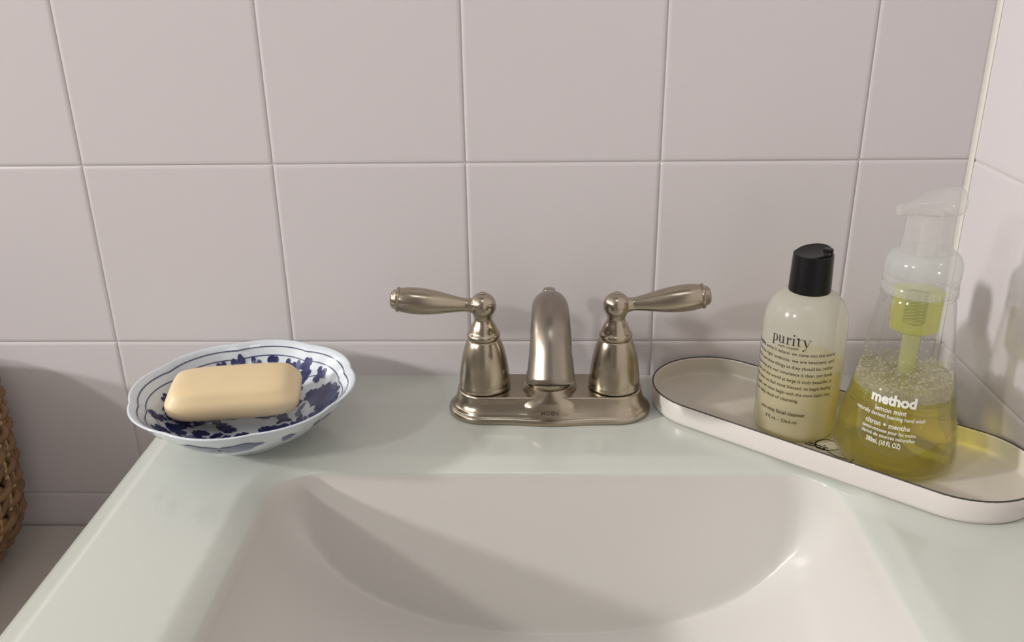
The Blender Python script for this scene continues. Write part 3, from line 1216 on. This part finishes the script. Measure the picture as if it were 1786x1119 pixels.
def ico(c, r):
    t = (1 + 5 ** .5) / 2
    vs_ = [(-1, t, 0), (1, t, 0), (-1, -t, 0), (1, -t, 0), (0, -1, t), (0, 1, t), (0, -1, -t), (0, 1, -t), (t, 0, -1), (t, 0, 1), (-t, 0, -1), (-t, 0, 1)]
    fs = [(0, 11, 5), (0, 5, 1), (0, 1, 7), (0, 7, 10), (0, 10, 11), (1, 5, 9), (5, 11, 4), (11, 10, 2), (10, 7, 6), (7, 1, 8), (3, 9, 4), (3, 4, 2), (3, 2, 6), (3, 6, 8), (3, 8, 9),
          (4, 9, 5), (2, 4, 11), (6, 2, 10), (8, 6, 7), (9, 8, 1)]
    k = r / math.sqrt(1 + t * t)
    return [(c[0] + a * k, c[1] + b * k, c[2] + d_ * k) for a, b, d_ in vs_], fs


for k in range(1700):
    a = rf.uniform(0, 2 * pi)
    z = LV + rf.uniform(-0.003, 0.012)
    rr = math.sqrt(rf.uniform(0.0, 1))
    if rf.random() < 0.55:
        rr = 1.0
    x, y, _ = q_xy((bk(z) - 0.045) * rr, a, z)
    geos.append(ico((x, y, z), rf.uniform(0.0004, 0.0012)))
for k in range(60):
    a = rf.uniform(0, 2 * pi)
    z = LV + rf.uniform(0.012, 0.028)
    x, y, _ = q_xy(bk(z) - 0.03, a, z)
    geos.append(ico((x, y, z), rf.uniform(0.0004, 0.0010)))
gv, gf = merge(geos)
bub = mesh_obj('foam_bubbles', gv, gf, M_FOAM, pb)
bub['kind'] = 'stuff'

lathe('neck_ring', [(0.0222, 0.1212), (0.0236, 0.1216), (0.0240, 0.1224), (0.0240, 0.1240), (0.0234, 0.1246), (0.0222, 0.1248)], M_CLEAR, pb, 64, caps=(False, False))
col = lathe('pump_collar', [(0.0226, 0.1235), (0.0234, 0.1238), (0.0235, 0.1285), (0.0231, 0.1290), (0.0231, 0.1300), (0.0235, 0.1305), (0.0236, 0.1345), (0.0233, 0.1350), (0.0233, 0.1358), (0.0238, 0.1364)]
            + smooth_prof([(0.0239, 0.1375), (0.0238, 0.1415), (0.0231, 0.1455), (0.0212, 0.1492), (0.0186, 0.1512), (0.0160, 0.1518)], 5), M_COLLAR, pb, 64, caps=(False, False), sharp=50)
geos = []
for k in range(44):
    t = 2 * pi * k / 44
    geos.append(tube_geo([(0.0236 * cos(t), 0.0236 * sin(t), 0.1243), (0.0236 * cos(t), 0.0236 * sin(t), 0.1283)], 0.0003, 4))
gv, gf = merge(geos)
mesh_obj('collar_ribs', gv, gf, M_PUMP, col)
# plunger sleeve, inner piston and head
sl = lathe('plunger_sleeve', [(0.0160, 0.1480), (0.0160, 0.1540), (0.0152, 0.1570), (0.0149, 0.1640), (0.0149, 0.1740), (0.0150, 0.1775)], M_PUMP, pb, 48, caps=(False, False))
lathe('piston', [(0.0065, 0.1260), (0.0065, 0.1530), (0.0055, 0.1550), (0.0055, 0.1770)], M_PUMP, pb, 32, caps=(False, False))
# head: drop-shaped cap with a thin nozzle pointing to the left and forward
secs = [(-0.0245, .0018, .0026, .1850), (-0.0240, .0030, .0034, .1852), (-0.0215, .0034, .0036, .1856), (-0.0150, .0042, .0044, .1862), (-0.0080, .0078, .0058, .1868), (0.0, .0125, .0074, .1878),
        (0.0080, .0135, .0086, .1888), (0.0140, .0118, .0092, .1892), (0.0175, .0092, .0086, .1888), (0.0195, .0060, .0062, .1880), (0.0202, .0025, .0030, .1872)]
secs = smooth_prof([(a, b, c, d_) for a, b, c, d_ in [(q[0], q[1], q[2], q[3] - 0.0058) for q in secs]], 3)
lps = []
for x, hw, hh, zc in secs:
    lp = []
    for j in range(32):
        t = 2 * pi * j / 32
        c, s = cos(t), sin(t)
        lp.append((x, hw * math.copysign(abs(c) ** 0.8, c), zc + hh * math.copysign(abs(s) ** 0.75, s)))
    lps.append(lp)
gv, gf = rings(lps)
hd = mesh_obj('pump_head', gv, gf, M_PUMP, pb)
hd.rotation_euler = (0, 0, RD(12))
lathe('foamer_chamber', [(0.0060, 0.0960), (0.0130, 0.0962), (0.0152, 0.0975), (0.0156, 0.1000), (0.0160, 0.1180), (0.0162, 0.1235), (0.0060, 0.1236)], M_LIME, pb, 48, caps=(False, False))
gv, gf = tube_geo([(0.0068 * cos(t * 0.55), 0.0068 * sin(t * 0.55), 0.1000 + t * 0.00020) for t in range(115)], 0.00045, 6)
mesh_obj('spring', gv, gf, M_SPRING, pb)
lathe('pump_tube', [(0.0052, 0.0600), (0.0056, 0.0625), (0.0056, 0.0970)], M_TUBE, pb, 32, caps=(True, False))
gv, gf = tube_geo(smooth_prof([(0.0, 0, 0.0660), (-0.0005, 0.000, 0.0450), (0.001, -0.001, 0.0250), (0.010, -0.008, 0.0100), (0.026, -0.016, 0.0065)], 8), 0.0026, 12)
mesh_obj('dip_tube', gv, gf, M_TUBE, pb)


def q_wrap(tv, az, z0, off=0.0003):
    out = []
    for x, y in tv:
        z = z0 + y
        r = bk(z) * 0.041
        p_ = q_xy(bk(z), az + x / r, z)
        L = math.hypot(p_[0], p_[1])
        out.append((p_[0] * (1 + off / L), p_[1] * (1 + off / L), z))
    return out


geos = []


def qline(s, z, wd, size, bold=0.0, az=-122.0):
    tv, tf = text_geo(s, width=wd, size=size, bold=bold)
    geos.append((q_wrap(tv, RD(az), z - TF), tf))


qline('method', 0.0565, 0.0290, 0.0095, bold=0.00042)
qline('lemon mint', 0.0510, 0.0200, 0.0046, bold=0.00007, az=-123)
qline('naturally derived foaming hand wash', 0.0472, 0.0465, 0.0036, bold=0.00005, az=-124)
qline('citron + menthe', 0.0410, 0.0290, 0.0048, bold=0.00008, az=-124)
qline('savon-mousse pour les mains', 0.0372, 0.0350, 0.0034, bold=0.00005, az=-122)
qline('d\u00e9riv\u00e9 de sources naturelles', 0.0336, 0.0350, 0.0034, bold=0.00005, az=-122)
qline('300mL (10 FL OZ)', 0.0286, 0.0225, 0.0046, bold=0.00010, az=-125)
gv, gf = merge(geos)
mesh_obj('printed_lettering', gv, gf, M_WHITEINK, pb, smooth=False)
